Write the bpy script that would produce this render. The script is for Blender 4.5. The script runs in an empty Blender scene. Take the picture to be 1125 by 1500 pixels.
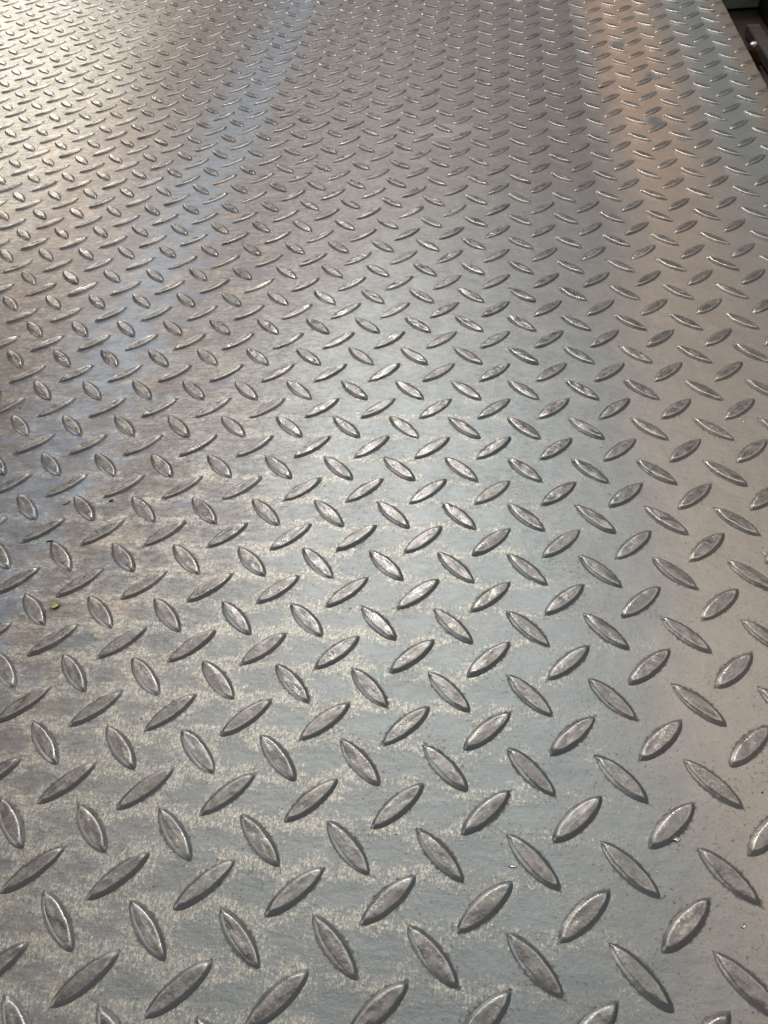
import bpy, bmesh, math, random
from mathutils import Matrix, Vector, Quaternion, noise

random.seed(7)
U = 0.04                       # one repeat of the tread pattern, metres
scn = bpy.context.scene
COL = scn.collection

# ------------------------------------------------------------------ camera
cam_d = bpy.data.cameras.new('camera')
cam = bpy.data.objects.new('camera', cam_d)
COL.objects.link(cam)
scn.camera = cam
RIGHT = Vector((0.99086193, 0.10501162, -0.08464744))
UP = Vector((-0.01991901, 0.73462043, 0.67818586))
BACK = Vector((0.13340113, -0.67030246, 0.72999915))
LOC = Vector((2.97941019, -1.59772388, 8.87451047)) * U
cam.matrix_world = Matrix(((RIGHT.x, UP.x, BACK.x, LOC.x),
                           (RIGHT.y, UP.y, BACK.y, LOC.y),
                           (RIGHT.z, UP.z, BACK.z, LOC.z),
                           (0, 0, 0, 1)))
cam_d.sensor_fit = 'VERTICAL'
cam_d.sensor_height = 36.0
cam_d.lens = 1162.3008 / 1500 * 36.0
cam_d.clip_start = 0.01
cam_d.clip_end = 100.0

# ------------------------------------------------------------------ world and lamps
world = bpy.data.worlds.new('World')
scn.world = world
world.use_nodes = True
bg = world.node_tree.nodes['Background']
bg.inputs['Color'].default_value = (0.95, 0.97, 1.0, 1)
bg.inputs['Strength'].default_value = 0.18


def area(name, direction, dist, sx, sy, power, color, target=(0.05, 0.35, 0.0)):
    """A rectangular lamp `dist` metres from the plate in a direction given as azimuth from +Y and elevation."""
    az, el = (math.radians(a) for a in direction)
    d = Vector((math.sin(az) * math.cos(el), math.cos(az) * math.cos(el), math.sin(el)))
    ld = bpy.data.lights.new(name, 'AREA')
    ld.shape = 'RECTANGLE'
    ld.size, ld.size_y = sx, sy
    ld.energy = power
    ld.color = color
    o = bpy.data.objects.new(name, ld)
    COL.objects.link(o)
    o.location = Vector(target) + d * dist
    o.rotation_euler = (-d).to_track_quat('-Z', 'Y').to_euler()
    return o


area('broad_panel_light', (4, 66), 5.0, 8.0, 3.6, 70, (1.0, 0.975, 0.935))  # unseen broad panel ahead and overhead, added to brighten the flats
area('far_opening_light', (10, 24), 6.0, 7.0, 1.6, 8.5, (1.0, 0.95, 0.93))
area('open_side_light', (-33, 15.5), 5.0, 1.1, 0.8, 24, (1.0, 0.95, 0.86))
area('roof_light', (-11, 46), 3.9, 0.28, 1.6, 27, (1.0, 0.99, 0.97), (0.055, 0.27, 0.0))
area('left_bay_light', (-106, 22), 5.0, 4.0, 2.4, 34, (1.0, 0.98, 0.97))

scn.view_settings.view_transform = 'Standard'
scn.view_settings.look = 'None'
scn.view_settings.exposure = -0.14
scn.view_settings.gamma = 1.0
scn.view_settings.use_curve_mapping = False


# ------------------------------------------------------------------ node helper
class Nd:
    """A socket with arithmetic, so that shader maths reads like maths."""
    tree = None

    def __init__(self, s):
        self.s = s

    @staticmethod
    def put(sock, v):
        if isinstance(v, Nd):
            Nd.tree.links.new(v.s, sock)
        else:
            sock.default_value = v

    @staticmethod
    def m(op, *a, clamp=False):
        n = Nd.tree.nodes.new('ShaderNodeMath')
        n.operation = op
        n.use_clamp = clamp
        for k, v in enumerate(a):
            Nd.put(n.inputs[k], v)
        return Nd(n.outputs[0])

    def __add__(s, o): return Nd.m('ADD', s, o)
    def __radd__(s, o): return Nd.m('ADD', o, s)
    def __sub__(s, o): return Nd.m('SUBTRACT', s, o)
    def __rsub__(s, o): return Nd.m('SUBTRACT', o, s)
    def __mul__(s, o): return Nd.m('MULTIPLY', s, o)
    def __rmul__(s, o): return Nd.m('MULTIPLY', o, s)
    def __truediv__(s, o): return Nd.m('DIVIDE', s, o)


def absn(a): return Nd.m('ABSOLUTE', a)
def minn(a, b): return Nd.m('MINIMUM', a, b)
def maxn(a, b): return Nd.m('MAXIMUM', a, b)
def fract(a): return Nd.m('FRACT', a)
def powr(a, b): return Nd.m('POWER', a, b)


def sstep(e0, e1, x):
    n = Nd.tree.nodes.new('ShaderNodeMapRange')
    n.interpolation_type = 'SMOOTHSTEP'
    Nd.put(n.inputs['Value'], x)
    if e0 <= e1:
        n.inputs['From Min'].default_value, n.inputs['From Max'].default_value = e0, e1
    else:                                        # falling edge
        n.inputs['From Min'].default_value, n.inputs['From Max'].default_value = e1, e0
        n.inputs['To Min'].default_value, n.inputs['To Max'].default_value = 1.0, 0.0
    return Nd(n.outputs[0])


def comb(x, y, z=0.0):
    n = Nd.tree.nodes.new('ShaderNodeCombineXYZ')
    for k, v in enumerate((x, y, z)):
        Nd.put(n.inputs[k], v)
    return Nd(n.outputs[0])


def noise_n(vec, scale=1.0, detail=2.0, rough=0.5, dist=0.0):
    n = Nd.tree.nodes.new('ShaderNodeTexNoise')
    Nd.put(n.inputs['Vector'], vec)
    n.inputs['Scale'].default_value = scale
    n.inputs['Detail'].default_value = detail
    n.inputs['Roughness'].default_value = rough
    n.inputs['Distortion'].default_value = dist
    return Nd(n.outputs[0])


def mixc(f, a, b, mode='MIX'):
    n = Nd.tree.nodes.new('ShaderNodeMix')
    n.data_type = 'RGBA'
    n.blend_type = mode
    n.clamp_factor = True
    Nd.put(n.inputs[0], f)
    for k, v in ((6, a), (7, b)):
        Nd.put(n.inputs[k], v if isinstance(v, Nd) else (*v, 1.0))
    return Nd(n.outputs[2])


def ramp(x, stops):
    n = Nd.tree.nodes.new('ShaderNodeValToRGB')
    Nd.put(n.inputs[0], x)
    el = n.color_ramp.elements
    while len(el) < len(stops):
        el.new(0.5)
    for e, (p, c) in zip(el, stops):
        e.position = p
        e.color = (*c, 1)
    return Nd(n.outputs[0])


def new_mat(name):
    m = bpy.data.materials.new(name)
    m.use_nodes = True
    Nd.tree = m.node_tree
    return m, m.node_tree.nodes['Principled BSDF']


def plain(name, col, rough=0.6, metal=0.0, var=0.35, scale=40.0, bump=0.3):
    m, b = new_mat(name)
    tc = Nd(Nd.tree.nodes.new('ShaderNodeTexCoord').outputs['Object'])
    n1 = noise_n(tc, scale, 6, 0.65)
    n2 = noise_n(tc, scale * 0.23, 3, 0.5)
    k = sstep(0.3, 0.7, n1 * 0.6 + n2 * 0.4)
    c = mixc(k, [v * (1 - var) for v in col], [min(1, v * (1 + var)) for v in col])
    Nd.put(b.inputs['Base Color'], c)
    Nd.put(b.inputs['Roughness'], rough)
    Nd.put(b.inputs['Metallic'], metal)
    bp = Nd.tree.nodes.new('ShaderNodeBump')
    bp.inputs['Strength'].default_value = bump
    bp.inputs['Distance'].default_value = 0.002
    Nd.put(bp.inputs['Height'], n1)
    Nd.put(b.inputs['Normal'], Nd(bp.outputs[0]))
    return m


# ------------------------------------------------------------------ the steel
LUG_H, LUG_W = 0.360, 0.107          # half length and half width of a lug, in pattern units


def plate_coords():
    g = Nd(Nd.tree.nodes.new('ShaderNodeNewGeometry').outputs['Position'])
    n = Nd.tree.nodes.new('ShaderNodeSeparateXYZ')
    Nd.put(n.inputs[0], g)
    return Nd(n.outputs[0]) / U, Nd(n.outputs[1]) / U


def lens_sdf(x, y):
    """Distance to the outline of the nearest lug (pattern units)."""
    w = LUG_W
    r = (LUG_H ** 2 + w ** 2) / (2 * w)
    d = r - w

    def one(ox, sgn):
        qx = fract(x + ox) - 0.5
        qy = fract(y + ox) - 0.5
        a = (qx + qy * sgn) * 0.70711
        b = absn((qy - qx * sgn) * 0.70711) + d
        return Nd.m('SQRT', a * a + b * b) - r
    return minn(one(0.5, 1.0), one(0.0, -1.0))


def spot(x, y, cx, cy, rx, ry):
    a = (x - cx) / rx
    b = (y - cy) / ry
    return sstep(1.25, 0.55, Nd.m('SQRT', a * a + b * b))


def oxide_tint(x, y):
    """Lengthwise bands of mill scale and temper colour left by rolling, plus a pale cream zone far left, broken up by noise."""
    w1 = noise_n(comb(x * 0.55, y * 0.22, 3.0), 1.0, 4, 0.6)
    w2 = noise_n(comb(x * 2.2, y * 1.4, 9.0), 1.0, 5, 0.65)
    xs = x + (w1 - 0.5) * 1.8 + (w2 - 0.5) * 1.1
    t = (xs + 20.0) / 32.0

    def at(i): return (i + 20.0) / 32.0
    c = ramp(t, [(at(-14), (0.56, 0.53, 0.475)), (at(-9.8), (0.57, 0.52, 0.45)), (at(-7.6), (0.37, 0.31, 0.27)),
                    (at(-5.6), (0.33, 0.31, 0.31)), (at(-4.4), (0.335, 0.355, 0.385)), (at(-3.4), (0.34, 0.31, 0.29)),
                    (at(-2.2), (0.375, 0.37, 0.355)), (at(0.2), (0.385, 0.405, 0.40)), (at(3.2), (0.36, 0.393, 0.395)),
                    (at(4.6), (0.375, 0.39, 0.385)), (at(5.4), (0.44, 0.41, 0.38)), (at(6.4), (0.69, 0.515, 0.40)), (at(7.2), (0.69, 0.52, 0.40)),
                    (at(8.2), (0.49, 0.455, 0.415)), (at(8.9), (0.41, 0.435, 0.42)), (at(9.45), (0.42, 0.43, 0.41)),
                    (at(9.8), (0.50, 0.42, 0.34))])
    c = mixc(sstep(23.0, 9.0, y + (w1 - 0.5) * 6.0) * sstep(4.8, 6.0, xs) * 0.85, c, (0.51, 0.465, 0.415))
    far = sstep(8.0, 19.0, y + (w1 - 0.5) * 8.0) * sstep(6.4, 4.8, xs) * sstep(-4.2, -2.6, xs)
    c = mixc(far * 0.85, c, (0.335, 0.295, 0.28))
    return mixc(sstep(0.52, 0.70, w2) * 0.25, c, (0.47, 0.40, 0.355))


def steel_sheet():
    m, b = new_mat('rolled_steel')
    x, y = plate_coords()
    s = lens_sdf(x, y)
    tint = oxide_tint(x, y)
    mid = noise_n(comb(x * 1.3, y * 1.3, 1.0), 1.0, 5, 0.6)
    # bright bare-metal flecks, thick round the lugs, absent in the smooth middle of each gap
    side = maxn(sstep(7.5, 2.5, x + (mid - 0.5) * 3.0) * 0.95, 0.08) * maxn(sstep(19.0, 6.0, y), 0.35)
    fl1 = noise_n(comb(x * 26.0, y * 15.0, 0.0), 1.0, 6, 0.85)
    fl2 = noise_n(comb(x * 12.0, y * 22.0, 5.0), 1.0, 6, 0.85)
    leftm = sstep(-1.0, -4.0, x + (mid - 0.5) * 3)
    fl = fl1 * (1.0 - leftm) + fl2 * leftm
    fine = noise_n(comb(x * 60.0, y * 34.0, 2.0), 1.0, 3, 0.7)
    patch = noise_n(comb(x * 2.0, y * 4.5, 11.0), 1.0, 4, 0.65)
    near = sstep(0.26, 0.0, s + (mid - 0.5) * 0.35)
    band = 0.5 - 0.5 * Nd.m('COSINE', (y + (mid - 0.5) * 0.25) * 12.566)
    lowleft = sstep(4.0, -2.0, x) * sstep(9.0, 3.0, y)
    dens = Nd.m('ADD', near * 0.40 + band * 0.34 + 0.20 + lowleft * 0.30, (patch - 0.5) * 2.3, clamp=True) * side
    fleck = sstep(-0.01, 0.15, fl - (0.69 - dens * 0.27))
    c = mixc(dens * 0.15, tint, (0.58, 0.54, 0.47))
    c = mixc(fleck * 0.28, c, (0.64, 0.60, 0.53))
    c = mixc(fleck * sstep(0.40, 0.55, fine) * 0.95, c, (0.98, 0.90, 0.75))
    # mottled scale, strong on the left, faint elsewhere
    mo = noise_n(comb(x * 7.0, y * 11.0, 31.0), 1.0, 6, 0.75)
    mo2 = noise_n(comb(x * 28.0, y * 28.0, 33.0), 1.0, 4, 0.75)
    ms = 0.12 + 0.30 * sstep(5.5, 3.0, x) * sstep(3.0, 8.0, y) + 0.52 * sstep(1.0, -2.5, x) * (0.45 + 0.55 * sstep(2.0, 6.0, y))
    c = mixc(sstep(0.485, 0.60, mo * 0.6 + mo2 * 0.4) * ms, c, (0.19, 0.175, 0.17))
    c = mixc(sstep(0.49, 0.38, mo * 0.5 + mo2 * 0.5) * ms * 0.8, c, (0.60, 0.55, 0.47))
    # long fine scratches along and across the rolling direction
    sc1 = noise_n(comb(x * 46.0, y * 0.9, 41.0), 1.0, 3, 0.6)
    sc2 = noise_n(comb(x * 1.1, y * 55.0, 43.0), 1.0, 3, 0.6)
    c = mixc(maxn(sstep(0.66, 0.74, sc1), sstep(0.66, 0.74, sc2)) * 0.22, c, (0.72, 0.69, 0.64))
    # fine dark pores and rolled-in scale
    pore = noise_n(comb(x * 26.0, y * 22.0, 7.0), 1.0, 4, 0.7)
    pm = sstep(0.60, 0.69, pore + (mid - 0.5) * 0.25 + near * 0.03)
    c = mixc(pm * 0.55, c, (0.15, 0.13, 0.12))
    # streaky blotches on the left half
    st = noise_n(comb(x * 2.2, y * 9.0, 2.0), 1.0, 6, 0.7)
    c = mixc(sstep(0.48, 0.66, st) * sstep(1.5, -2.5, x) * (0.3 + 0.35 * sstep(2.0, 6.0, y)), c, (0.19, 0.165, 0.16))
    bl = noise_n(comb(x * 1.1, y * 1.6, 21.0), 1.0, 5, 0.65)
    lz = sstep(0.5, -2.5, x) * sstep(30.0, 18.0, y)
    c = mixc(sstep(0.54, 0.66, bl) * lz * 0.36, c, (0.60, 0.47, 0.36))
    c = mixc(sstep(0.46, 0.34, bl) * lz * 0.6, c, (0.25, 0.28, 0.34))
    c = mixc(sstep(0.40, 0.60, mid * 0.5 + mo * 0.5) * sstep(0.5, -3.0, x) * sstep(4.0, 7.0, y) * sstep(20.0, 13.0, y) * 0.55, c, (0.25, 0.215, 0.215))
    # blue temper colour in a broken lengthwise streak
    w3 = noise_n(comb(x * 0.8, y * 0.5, 51.0), 1.0, 3, 0.6)
    bx = (x + 4.5 + (mid - 0.5) * 1.6 + (bl - 0.5) * 3.0 + (w3 - 0.5) * 1.6) / 1.7
    bm_ = sstep(1.0, 0.2, absn(bx)) * sstep(0.445, 0.55, mo * 0.45 + patch * 0.55)
    c = mixc(bm_ * 0.68, c, (0.325, 0.378, 0.445))
    c = mixc(sstep(0.47, 0.60, w3 * 0.5 + mo * 0.5) * sstep(-4.0, -6.5, x) * 0.6, c, (0.29, 0.245, 0.21))
    # faint rubbed smear
    c = mixc(spot(x + (st - 0.5) * 1.2, y + (mid - 0.5) * 2.0, 1.6, 20.4, 0.9, 0.5) * 0.25, c, (0.60, 0.58, 0.55))
    # blue-grey scale stains in the orange band
    for cx, cy, rx, ry in ((6.99, 20.4, 0.20, 0.34), (6.54, 25.9, 0.22, 0.34), (7.56, 19.4, 0.16, 0.26), (7.36, 23.4, 0.30, 0.30)):
        wob = (pore - 0.5) * 0.5
        c = mixc(spot(x + wob, y + wob, cx, cy, rx, ry) * 0.85, c, (0.25, 0.28, 0.30))
    # ragged dark line round each lug foot: grime, with flank shade painted in
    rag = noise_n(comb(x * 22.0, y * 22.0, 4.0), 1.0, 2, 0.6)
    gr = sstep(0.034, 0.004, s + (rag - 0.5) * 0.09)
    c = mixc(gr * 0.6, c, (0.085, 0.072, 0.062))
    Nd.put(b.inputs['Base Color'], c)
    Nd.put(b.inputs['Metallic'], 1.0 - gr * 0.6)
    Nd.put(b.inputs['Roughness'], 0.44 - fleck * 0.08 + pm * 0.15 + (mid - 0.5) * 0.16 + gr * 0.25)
    # fine rolling texture
    bp = Nd.tree.nodes.new('ShaderNodeBump')
    bp.inputs['Strength'].default_value = 0.55
    bp.inputs['Distance'].default_value = 0.0006
    Nd.put(bp.inputs['Height'], fine * 0.22 + mo2 * 0.12 + fl * dens * 0.8 + st * (0.12 + 0.4 * sstep(3.0, -2.0, x)) + mid * 2.6)
    Nd.put(b.inputs['Normal'], Nd(bp.outputs[0]))
    return m


def steel_lug():
    m, b = new_mat('rolled_steel_lug')
    x, y = plate_coords()
    at = Nd.tree.nodes.new('ShaderNodeAttribute')
    at.attribute_name = 'rise'                   # 0 foot, 1 rim, 2 middle of the crown
    rise = Nd(at.outputs['Fac'])
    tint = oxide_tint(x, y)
    n1 = noise_n(comb(x * 9.0, y * 9.0, 1.0), 1.0, 5, 0.65)
    n2 = noise_n(comb(x * 30.0, y * 30.0, 6.0), 1.0, 4, 0.7)
    big = noise_n(comb(x * 0.9, y * 0.9, 8.0), 1.0, 2, 0.5)
    n3 = noise_n(comb(x * 4.5, y * 4.5, 14.0), 1.0, 2, 0.5)
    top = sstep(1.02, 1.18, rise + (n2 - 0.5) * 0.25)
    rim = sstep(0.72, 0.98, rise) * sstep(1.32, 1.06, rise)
    c = mixc(0.35, tint, (0.46, 0.45, 0.44))
    brown = mixc(sstep(0.42, 0.62, n1), (0.23, 0.20, 0.183), (0.37, 0.335, 0.31))
    c = mixc(top * 0.75, c, brown)
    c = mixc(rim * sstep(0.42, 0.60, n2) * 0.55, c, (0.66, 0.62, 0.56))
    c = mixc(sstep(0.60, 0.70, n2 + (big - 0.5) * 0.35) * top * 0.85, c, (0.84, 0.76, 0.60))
    c = mixc(sstep(0.56, 0.64, n1 + (big - 0.5) * -0.3) * top * 0.40, c, (0.16, 0.13, 0.115))
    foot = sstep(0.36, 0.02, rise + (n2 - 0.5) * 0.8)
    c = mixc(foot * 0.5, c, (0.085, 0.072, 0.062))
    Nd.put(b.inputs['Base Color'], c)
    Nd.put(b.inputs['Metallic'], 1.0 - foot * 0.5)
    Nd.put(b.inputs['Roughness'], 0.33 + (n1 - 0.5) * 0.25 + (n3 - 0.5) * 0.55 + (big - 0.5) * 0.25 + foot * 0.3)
    bp = Nd.tree.nodes.new('ShaderNodeBump')
    bp.inputs['Strength'].default_value = 0.6
    bp.inputs['Distance'].default_value = 0.0006
    Nd.put(bp.inputs['Height'], n2 * 0.22 + n1 * 0.8 + n3 * 1.2)
    Nd.put(b.inputs['Normal'], Nd(bp.outputs[0]))
    return m


MAT_SHEET = steel_sheet()
MAT_LUG = steel_lug()


def tag(o, label, cat, group=None):
    o['label'] = label
    o['category'] = cat
    if group:
        o['group'] = group
    return o


def link(name, me, mat=None, parent=None):
    o = bpy.data.objects.new(name, me)
    COL.objects.link(o)
    if mat is not None and not me.materials:
        me.materials.append(mat)
    o.parent = parent
    return o


def bm_obj(name, bm, mat, parent=None, smooth=False):
    me = bpy.data.meshes.new(name)
    bmesh.ops.recalc_face_normals(bm, faces=bm.faces[:])
    bm.to_mesh(me)
    bm.free()
    if smooth:
        me.polygons.foreach_set('use_smooth', [True] * len(me.polygons))
    return link(name, me, mat, parent)


def add_box(bm, x0, x1, y0, y1, z0, z1, bevel=0.0):
    r = bmesh.ops.create_cube(bm, size=1.0)
    for v in r['verts']:
        v.co = Vector((x0 + (v.co.x + .5) * (x1 - x0), y0 + (v.co.y + .5) * (y1 - y0), z0 + (v.co.z + .5) * (z1 - z0)))
    if bevel:
        es = list({e for v in r['verts'] for e in v.link_edges})
        bmesh.ops.bevel(bm, geom=es, offset=bevel, segments=2, affect='EDGES')


# ------------------------------------------------------------------ the plate, sagging between its two bearers
BOW = 0.3148
I0, I1 = -24.0, 10.15
J0, J1 = -6.0, 42.0
THICK = 0.13


def zb(j):
    return BOW * ((j - 8.0) / 20.0) ** 2


def slope(j):
    return BOW * 2.0 * (j - 8.0) / 400.0


plate = bpy.data.objects.new('tread_plate', None)
COL.objects.link(plate)
tag(plate, 'large grey steel tread plate with raised oval lugs, filling the picture', 'steel plate')


def build_sheet():
    rnd = random.Random(3)
    bm = bmesh.new()
    nj = 240
    xs = [I0, -16, -8, -2, 4, 8, 9.6, I1 - 0.06]
    rows = []
    for k in range(nj + 1):
        j = J0 + (J1 - J0) * k / nj
        z = zb(j)
        e = I1 + (noise.noise(Vector((j * 1.7, 0.3, 0))) * 0.018 + rnd.uniform(-0.008, 0.008))
        top = [Vector((x, j, z)) for x in xs] + [Vector((e - 0.012, j, z - 0.012)), Vector((e, j, z - 0.045)),
                                                 Vector((e - 0.01, j, z - THICK))]
        top += [Vector((I0, j, z - THICK))]
        rows.append([bm.verts.new(p * U) for p in top])
    for a, b in zip(rows, rows[1:]):
        n = len(a)
        for k in range(n):
            bm.faces.new((a[k], a[(k + 1) % n], b[(k + 1) % n], b[k]))
    bm.faces.new(rows[0])
    bm.faces.new(rows[-1][::-1])
    o = bm_obj('sheet', bm, MAT_SHEET, plate, True)
    for p in o.data.polygons:
        p.use_smooth = abs(p.normal.z) > 0.99 and p.area > 1e-5
    return o


build_sheet()


def lens_pt(t, h, w, tip):
    """A point of a pointed oval of half length h, half width w; a smaller tip power rounds its ends."""
    a = 2 * math.pi * t
    ca, sa = math.cos(a), math.sin(a)
    t_ = math.copysign(abs(ca) ** 0.86, ca)
    px = t_ * h
    py = math.copysign(w * max(0.0, 1 - t_ * t_) ** tip, sa)
    return px, py


def lug_geom(seg, seed):
    rnd = random.Random(seed)
    off = Vector((rnd.uniform(0, 50), rnd.uniform(0, 50), 0))
    dh = rnd.uniform(-0.012, 0.010)
    dw = rnd.uniform(-0.006, 0.005)
    # half length, half width, height, rise value
    rings = [(.385, .125, -.004, 0.0), (.371, .112, .003, 0.10), (.357, .101, .013, 0.38), (.332, .086, .030, 0.72),
             (.306, .074, .0370, 1.0), (.284, .066, .0385, 1.12), (.226, .050, .0388, 1.35), (.120, .023, .0390, 1.7)]
    vs, rise = [], []
    for k, (h, w, z, r) in enumerate(rings):
        for q in range(seg):
            px, py = lens_pt(q / seg, h + dh, w + dw, 0.60)
            zz = z
            if k >= 2:
                nn = noise.noise(Vector((px * 7, py * 12, 0)) + off)
                zz += nn * 0.0045 * (1.0 if k < 4 else 1.6)
                px += noise.noise(Vector((px * 9, py * 9, 4)) + off) * 0.006
                py += noise.noise(Vector((px * 9, py * 9, 8)) + off) * 0.005
            vs.append((px, py, zz))
            rise.append(r)
    vs.append((0, 0, .039))
    rise.append(2.0)
    fs = []
    n = len(rings)
    for k in range(n - 1):
        for q in range(seg):
            a, b = k * seg + q, k * seg + (q + 1) % seg
            fs.append((a, b, b + seg, a + seg))
    c = len(vs) - 1
    for q in range(seg):
        fs.append(((n - 1) * seg + q, (n - 1) * seg + (q + 1) % seg, c))
    return vs, fs, rise


def lug_mesh(name, vs, fs, rise):
    me = bpy.data.meshes.new(name)
    me.from_pydata(vs, [], fs)
    at = me.attributes.new('rise', 'FLOAT', 'POINT')
    at.data.foreach_set('value', rise)
    me.polygons.foreach_set('use_smooth', [True] * len(me.polygons))
    me.materials.append(MAT_LUG)
    me.update()
    return me


def lug_matrix(i, j, sgn, rnd):
    ang = math.radians(45.0 * sgn + rnd.uniform(-1.2, 1.2))
    flip = math.pi if rnd.random() < 0.5 else 0.0
    rx = Matrix.Rotation(math.atan(slope(j)) + math.radians(rnd.gauss(0, 1.0)), 4, 'X') @ Matrix.Rotation(math.radians(rnd.gauss(0, 1.0)), 4, 'Y')
    s = U * rnd.uniform(0.985, 1.015)
    return (Matrix.Translation(Vector((i + rnd.uniform(-.006, .006), j + rnd.uniform(-.006, .006), zb(j))) * U) @ rx
            @ Matrix.Rotation(ang + flip, 4, 'Z') @ Matrix.Diagonal((s, s, U * rnd.uniform(0.84, 1.10), 1)))


def build_lugs():
    rnd = random.Random(11)
    near = [lug_mesh('lug', *[[tuple(c for c in v) for v in g] if k == 0 else g for k, g in enumerate(lug_geom(36, 100 + s))])
            for s in range(14)]
    far = [lug_geom(18, 300 + s) for s in range(10)]
    cand = []
    for a in range(math.floor(I0), math.ceil(I1) + 1):
        for b in range(math.floor(J0), math.ceil(J1) + 1):
            for sgn, o in ((1, 0.0), (-1, 0.5)):
                i, j = a + o, b + o
                if not (I0 + .35 < i < I1 + 0.22 and J0 + .35 < j < J1 - .35):
                    continue
                p = Vector((i, j, zb(j))) * U - LOC
                dep = -p.dot(BACK)
                px = p.dot(RIGHT) / dep * 1162.3 + 562.5 if dep > 0 else -1e4
                py = -p.dot(UP) / dep * 1162.3 + 750 if dep > 0 else -1e4
                seen = -25 < px < 1150 and -12 < py < 1540 and i < I1 - 0.2
                cand.append(((0 if seen else 1, dep), i, j, sgn))
    cand.sort()
    vs, fs, rise = [], [], []
    for k, (key, i, j, sgn) in enumerate(cand):
        mw = lug_matrix(i, j, sgn, rnd)
        if k < 300:
            o = link('lug', near[rnd.randrange(len(near))], None, plate)
            o.matrix_world = mw
        else:
            g = far[rnd.randrange(len(far))]
            base = len(vs)
            cut = i > I1 - 0.32            # lugs shorn through at the cut edge of the plate
            for v in g[0]:
                w = mw @ Vector(v)
                if cut:                        # pressed flat by the shear
                    k_ = min(1.0, max(0.0, (I1 - 0.08 - w.x / U) / 0.22))
                    zz = zb(w.y / U) * U
                    w.z = zz + (w.z - zz) * k_ - (1 - k_) * 0.0006
                    w.x = min(w.x, (I1 - 0.03) * U)
                vs.append(w[:])
            fs += [tuple(q + base for q in f) for f in g[1]]
            rise += g[2]
    o = link('lugs', lug_mesh('lugs', vs, fs, rise), None, plate)
    o['kind'] = 'stuff'


build_lugs()

# ------------------------------------------------------------------ what shows past the cut edge of the plate
FLOOR = -2.25


def build_surroundings():
    bm = bmesh.new()
    n = 40
    grid = [[bm.verts.new(Vector((-40 + 100 * a / n, -40 + 120 * b / n,
                                  FLOOR + 0.12 * (noise.noise(Vector((a * .9, b * .9, 0))) - 0.9))) * U)
             for b in range(n + 1)] for a in range(n + 1)]
    for a in range(n):
        for b in range(n):
            bm.faces.new((grid[a][b], grid[a + 1][b], grid[a + 1][b + 1], grid[a][b + 1]))
    g = bm_obj('ground', bm, plain('dark_earth', (0.075, 0.048, 0.032), 0.9, 0, 0.5, 30, 0.6), None, True)
    g['kind'] = 'structure'

    # channel section lying across under the far end of the plate, its back towards the camera
    bm = bmesh.new()
    zt = zb(37.4) - THICK - 0.004
    add_box(bm, 3 * U, 19 * U, 37.4 * U, 37.62 * U, FLOOR * U, zt * U, 0.0012)
    add_box(bm, 3 * U, 19 * U, 37.63 * U, 38.9 * U, FLOOR * U, (FLOOR + .25) * U, 0.0008)
    add_box(bm, 3 * U, 19 * U, 37.63 * U, 38.9 * U, (zt - .25) * U, (zt - .003) * U, 0.0008)
    o = bm_obj('steel_beam', bm, plain('grey_green_paint', (0.42, 0.43, 0.36), 0.7, 0.0, 0.35, 60, 0.3))
    tag(o, 'dull grey-green steel beam crossing under the plate in the top right corner', 'beam')

    bm = bmesh.new()
    add_box(bm, 12.42 * U, 12.90 * U, 18 * U, 34.4 * U, (FLOOR - .05) * U, (FLOOR + .30) * U, 0.001)
    o = bm_obj('flat_bar', bm, plain('grey_scale', (0.12, 0.095, 0.08), 0.7, 0.2, 0.35, 80, 0.4))
    tag(o, 'dark grey flat steel bar lying on the ground alongside the plate edge', 'steel bar')

    # angle section: a standing leg and a foot
    bm = bmesh.new()
    add_box(bm, 13.45 * U, 13.62 * U, 24 * U, 37.2 * U, (FLOOR - .05) * U, (FLOOR + 1.1) * U, 0.0008)
    add_box(bm, 13.625 * U, 14.7 * U, 24 * U, 37.2 * U, (FLOOR - .05) * U, (FLOOR + .17) * U, 0.0008)
    o = bm_obj('angle_bar', bm, plain('black_scale', (0.022, 0.020, 0.020), 0.5, 0.3, 0.4, 60, 0.4))
    tag(o, 'blackened steel angle bar standing at the far right of the dark gap', 'angle bar')

    # short rusty round bar, mushroomed bright end
    root = bpy.data.objects.new('round_bar', None)
    COL.objects.link(root)
    foot_, head_ = Vector((12.2, 31.02, FLOOR - .05)) * U, Vector((11.86, 30.95, -1.5)) * U
    root.location = foot_
    root.rotation_mode = 'QUATERNION'
    root.rotation_quaternion = Vector((0, 0, 1)).rotation_difference(head_ - foot_)
    tag(root, 'rusty round bar stub with a shiny end, standing in the dark gap', 'round bar')

    def lathe(name, prof, mat, seg=20):
        bm = bmesh.new()
        rings = [[bm.verts.new(Vector((r * math.cos(2 * math.pi * k / seg), r * math.sin(2 * math.pi * k / seg), z)) * U)
                  for k in range(seg)] for r, z in prof]
        for a, b in zip(rings, rings[1:]):
            for k in range(seg):
                bm.faces.new((a[k], a[(k + 1) % seg], b[(k + 1) % seg], b[k]))
        bm.faces.new(rings[-1])
        bm.faces.new(rings[0][::-1])
        return bm_obj(name, bm, mat, root, True)
    lathe('shank', [(.17, 0), (.165, .3), (.17, .5), (.165, .68)], plain('rust', (0.20, 0.10, 0.045), 0.55, 0.3, 0.5, 120, 0.6))
    lathe('bright_end', [(.16, .68), (.17, .71), (.165, .79), (.12, .85), (.05, .87)],
          plain('worn_steel', (0.75, 0.66, 0.55), 0.3, 1.0, 0.15, 120, 0.3))


build_surroundings()


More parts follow.
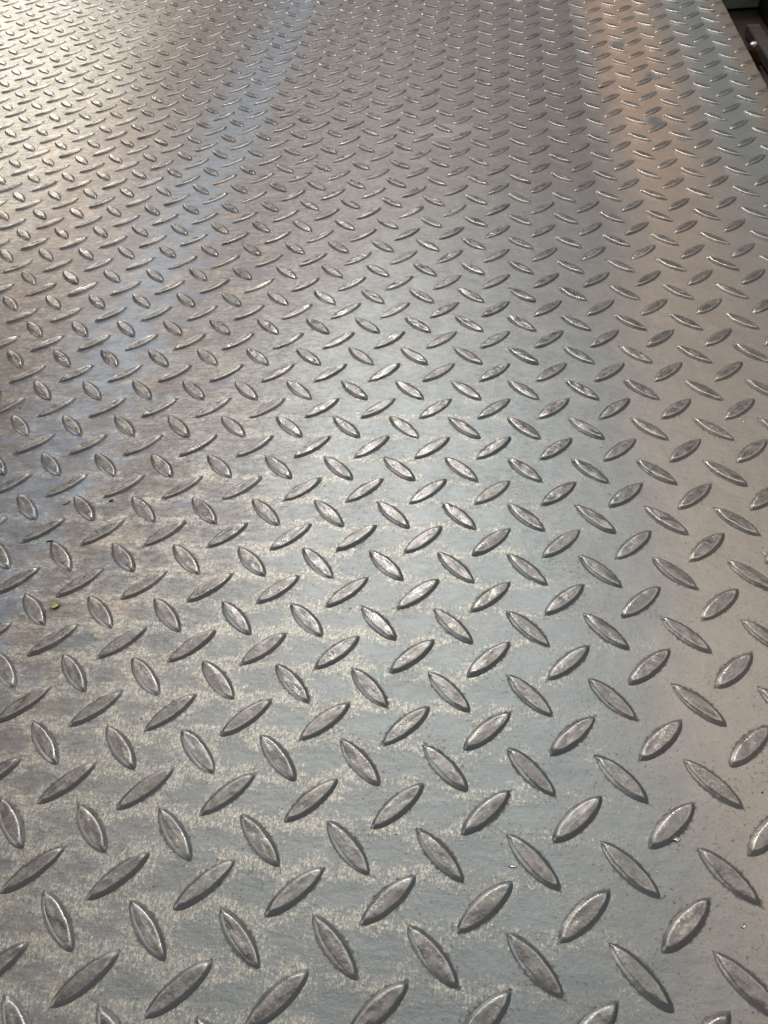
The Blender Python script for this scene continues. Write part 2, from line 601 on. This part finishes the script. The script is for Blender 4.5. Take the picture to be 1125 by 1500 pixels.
# ------------------------------------------------------------------ crumbs and chips lying on the plate
def on_plate(px, py, dz=0.0):
    """The point of the plate seen at a pixel of the 1125 x 1500 photograph, used to read off where a crumb lies."""
    d = RIGHT * ((px - 562.5) / 1162.3) - UP * ((py - 750) / 1162.3) - BACK
    z = 0.0
    for _ in range(20):
        p = LOC / U + d * ((z + dz - LOC.z / U) / d.z)
        z = zb(p.y)
    return p


def flake(name, px, py, lx, ly, thick, rotz, mat, label, cat, seed, curl=0.25):
    rnd = random.Random(seed)
    p = on_plate(px, py)
    bm = bmesh.new()
    n, mm = 9, 6
    off = Vector((seed * 3.1, 0, 0))
    top, bot = [], []
    for a in range(n):
        for b in range(mm):
            s_, t_ = a / (n - 1) * 2 - 1, b / (mm - 1) * 2 - 1
            ex = 1 - 0.35 * t_ * t_ + 0.25 * noise.noise(Vector((t_ * 2, 1, 0)) + off)
            ey = math.sqrt(max(0.02, 1 - 0.92 * s_ * s_)) * (1 + 0.4 * noise.noise(Vector((s_ * 2, 5, 0)) + off))
            z = thick + curl * ly * (t_ * t_ * 0.6 + s_ * s_ * 0.3 + 0.5 * noise.noise(Vector((s_ * 1.6, t_ * 1.6, 3)) + off) + .2)
            q = Vector((s_ * lx * ex, t_ * ly * ey, max(thick, z)))
            top.append(bm.verts.new(q * U))
            bot.append(bm.verts.new((q - Vector((0, 0, thick * .9))) * U))
    ix = lambda a, b: a * mm + b
    for a in range(n - 1):
        for b in range(mm - 1):
            bm.faces.new((top[ix(a, b)], top[ix(a + 1, b)], top[ix(a + 1, b + 1)], top[ix(a, b + 1)]))
            bm.faces.new((bot[ix(a, b)], bot[ix(a, b + 1)], bot[ix(a + 1, b + 1)], bot[ix(a + 1, b)]))
    rim = [ix(a, 0) for a in range(n)] + [ix(n - 1, b) for b in range(1, mm)] + [ix(a, mm - 1) for a in range(n - 2, -1, -1)] + \
          [ix(0, b) for b in range(mm - 2, 0, -1)]
    for a, b in zip(rim, rim[1:] + rim[:1]):
        bm.faces.new((top[a], bot[a], bot[b], top[b]))
    o = bm_obj(name, bm, mat, None, False)
    o.location = p * U
    o.rotation_euler = (math.atan(slope(p.y)), 0, math.radians(rotz))
    tag(o, label, cat)
    return o


M_LEAF = plain('dry_leaf', (0.88, 0.76, 0.38), 0.7, 0, 0.3, 300, 0.4)
M_STRAW = plain('dry_straw', (0.50, 0.42, 0.30), 0.7, 0, 0.25, 300, 0.3)
M_CHAR = plain('dark_bark', (0.035, 0.028, 0.025), 0.8, 0, 0.4, 300, 0.4)
M_CHIP = plain('bright_swarf', (0.85, 0.83, 0.78), 0.25, 1.0, 0.1, 300, 0.2)
flake('leaf_crumb', 81, 888, .080, .052, .012, 35, M_LEAF, 'crumpled yellow leaf crumb lying between lugs near the left edge', 'leaf', 1, .5)
flake('straw_bit', 98, 737, .065, .014, .010, 38, M_STRAW, 'tiny pale straw sliver lying at the upper tip of a lug, far left', 'straw', 2, .3)
flake('bark_sliver', 73, 793, .065, .009, .010, 8, M_CHAR, 'thin black bark sliver lying flat at the tip of a lug', 'bark', 3, .4)
flake('bark_sliver', 163, 734, .040, .012, .012, 35, M_CHAR, 'short black bark bit lying under the foot of a slanting lug', 'bark', 4, .4)
flake('metal_chip', 1119, 812, .050, .012, .008, -55, M_CHIP, 'small bright metal chip at the right edge of the picture', 'metal chip', 5, .3)
flake('metal_chip', 991, 1230, .045, .022, .012, 10, M_CHIP, 'bright metal chip caught against the lower side of a lug', 'metal chip', 6, .5)
flake('metal_chip', 1088, 1357, .020, .018, .008, 10, M_CHIP, 'tiny round bright metal speck alone on smooth plate, lower right', 'metal chip', 7, .3)
flake('metal_chip', 751, 1269, .050, .012, .008, 5, M_CHIP, 'thin curled metal chip on smooth grey plate, lower middle', 'metal chip', 8, .6)


def build_grit():
    """Loose grains of scale and dust too small to count, caught mostly against the lugs."""
    rnd = random.Random(21)
    for name, mat, cnt, lab in (('dark_grit', M_CHAR, 220, 'fine dark grit scattered over the plate'),
                                ('bright_grit', M_CHIP, 160, 'fine bright swarf specks scattered over the plate')):
        bm = bmesh.new()
        for _ in range(cnt):
            j = rnd.uniform(-1, 22) if rnd.random() < .6 else rnd.uniform(0, 9)
            i = rnd.uniform(-10, 9.5) if name == 'dark_grit' else rnd.uniform(-3, 9.5)
            r = rnd.uniform(.004, .009) * (1.0 if rnd.random() < .9 else 1.6)
            res = bmesh.ops.create_icosphere(bm, subdivisions=1, radius=1.0)
            sc = Vector((r * rnd.uniform(.7, 1.6), r * rnd.uniform(.7, 1.4), r * rnd.uniform(.4, .8)))
            rot = Matrix.Rotation(rnd.uniform(0, 6.28), 3, 'Z')
            for v in res['verts']:
                q = v.co * (1 + rnd.uniform(-.25, .25))
                q = rot @ Vector((q.x * sc.x, q.y * sc.y, q.z * sc.z))
                v.co = (Vector((i, j, zb(j) + sc.z * .7)) + q) * U
        o = bm_obj(name, bm, mat)
        o['kind'] = 'stuff'
        tag(o, lab, 'grit')


build_grit()
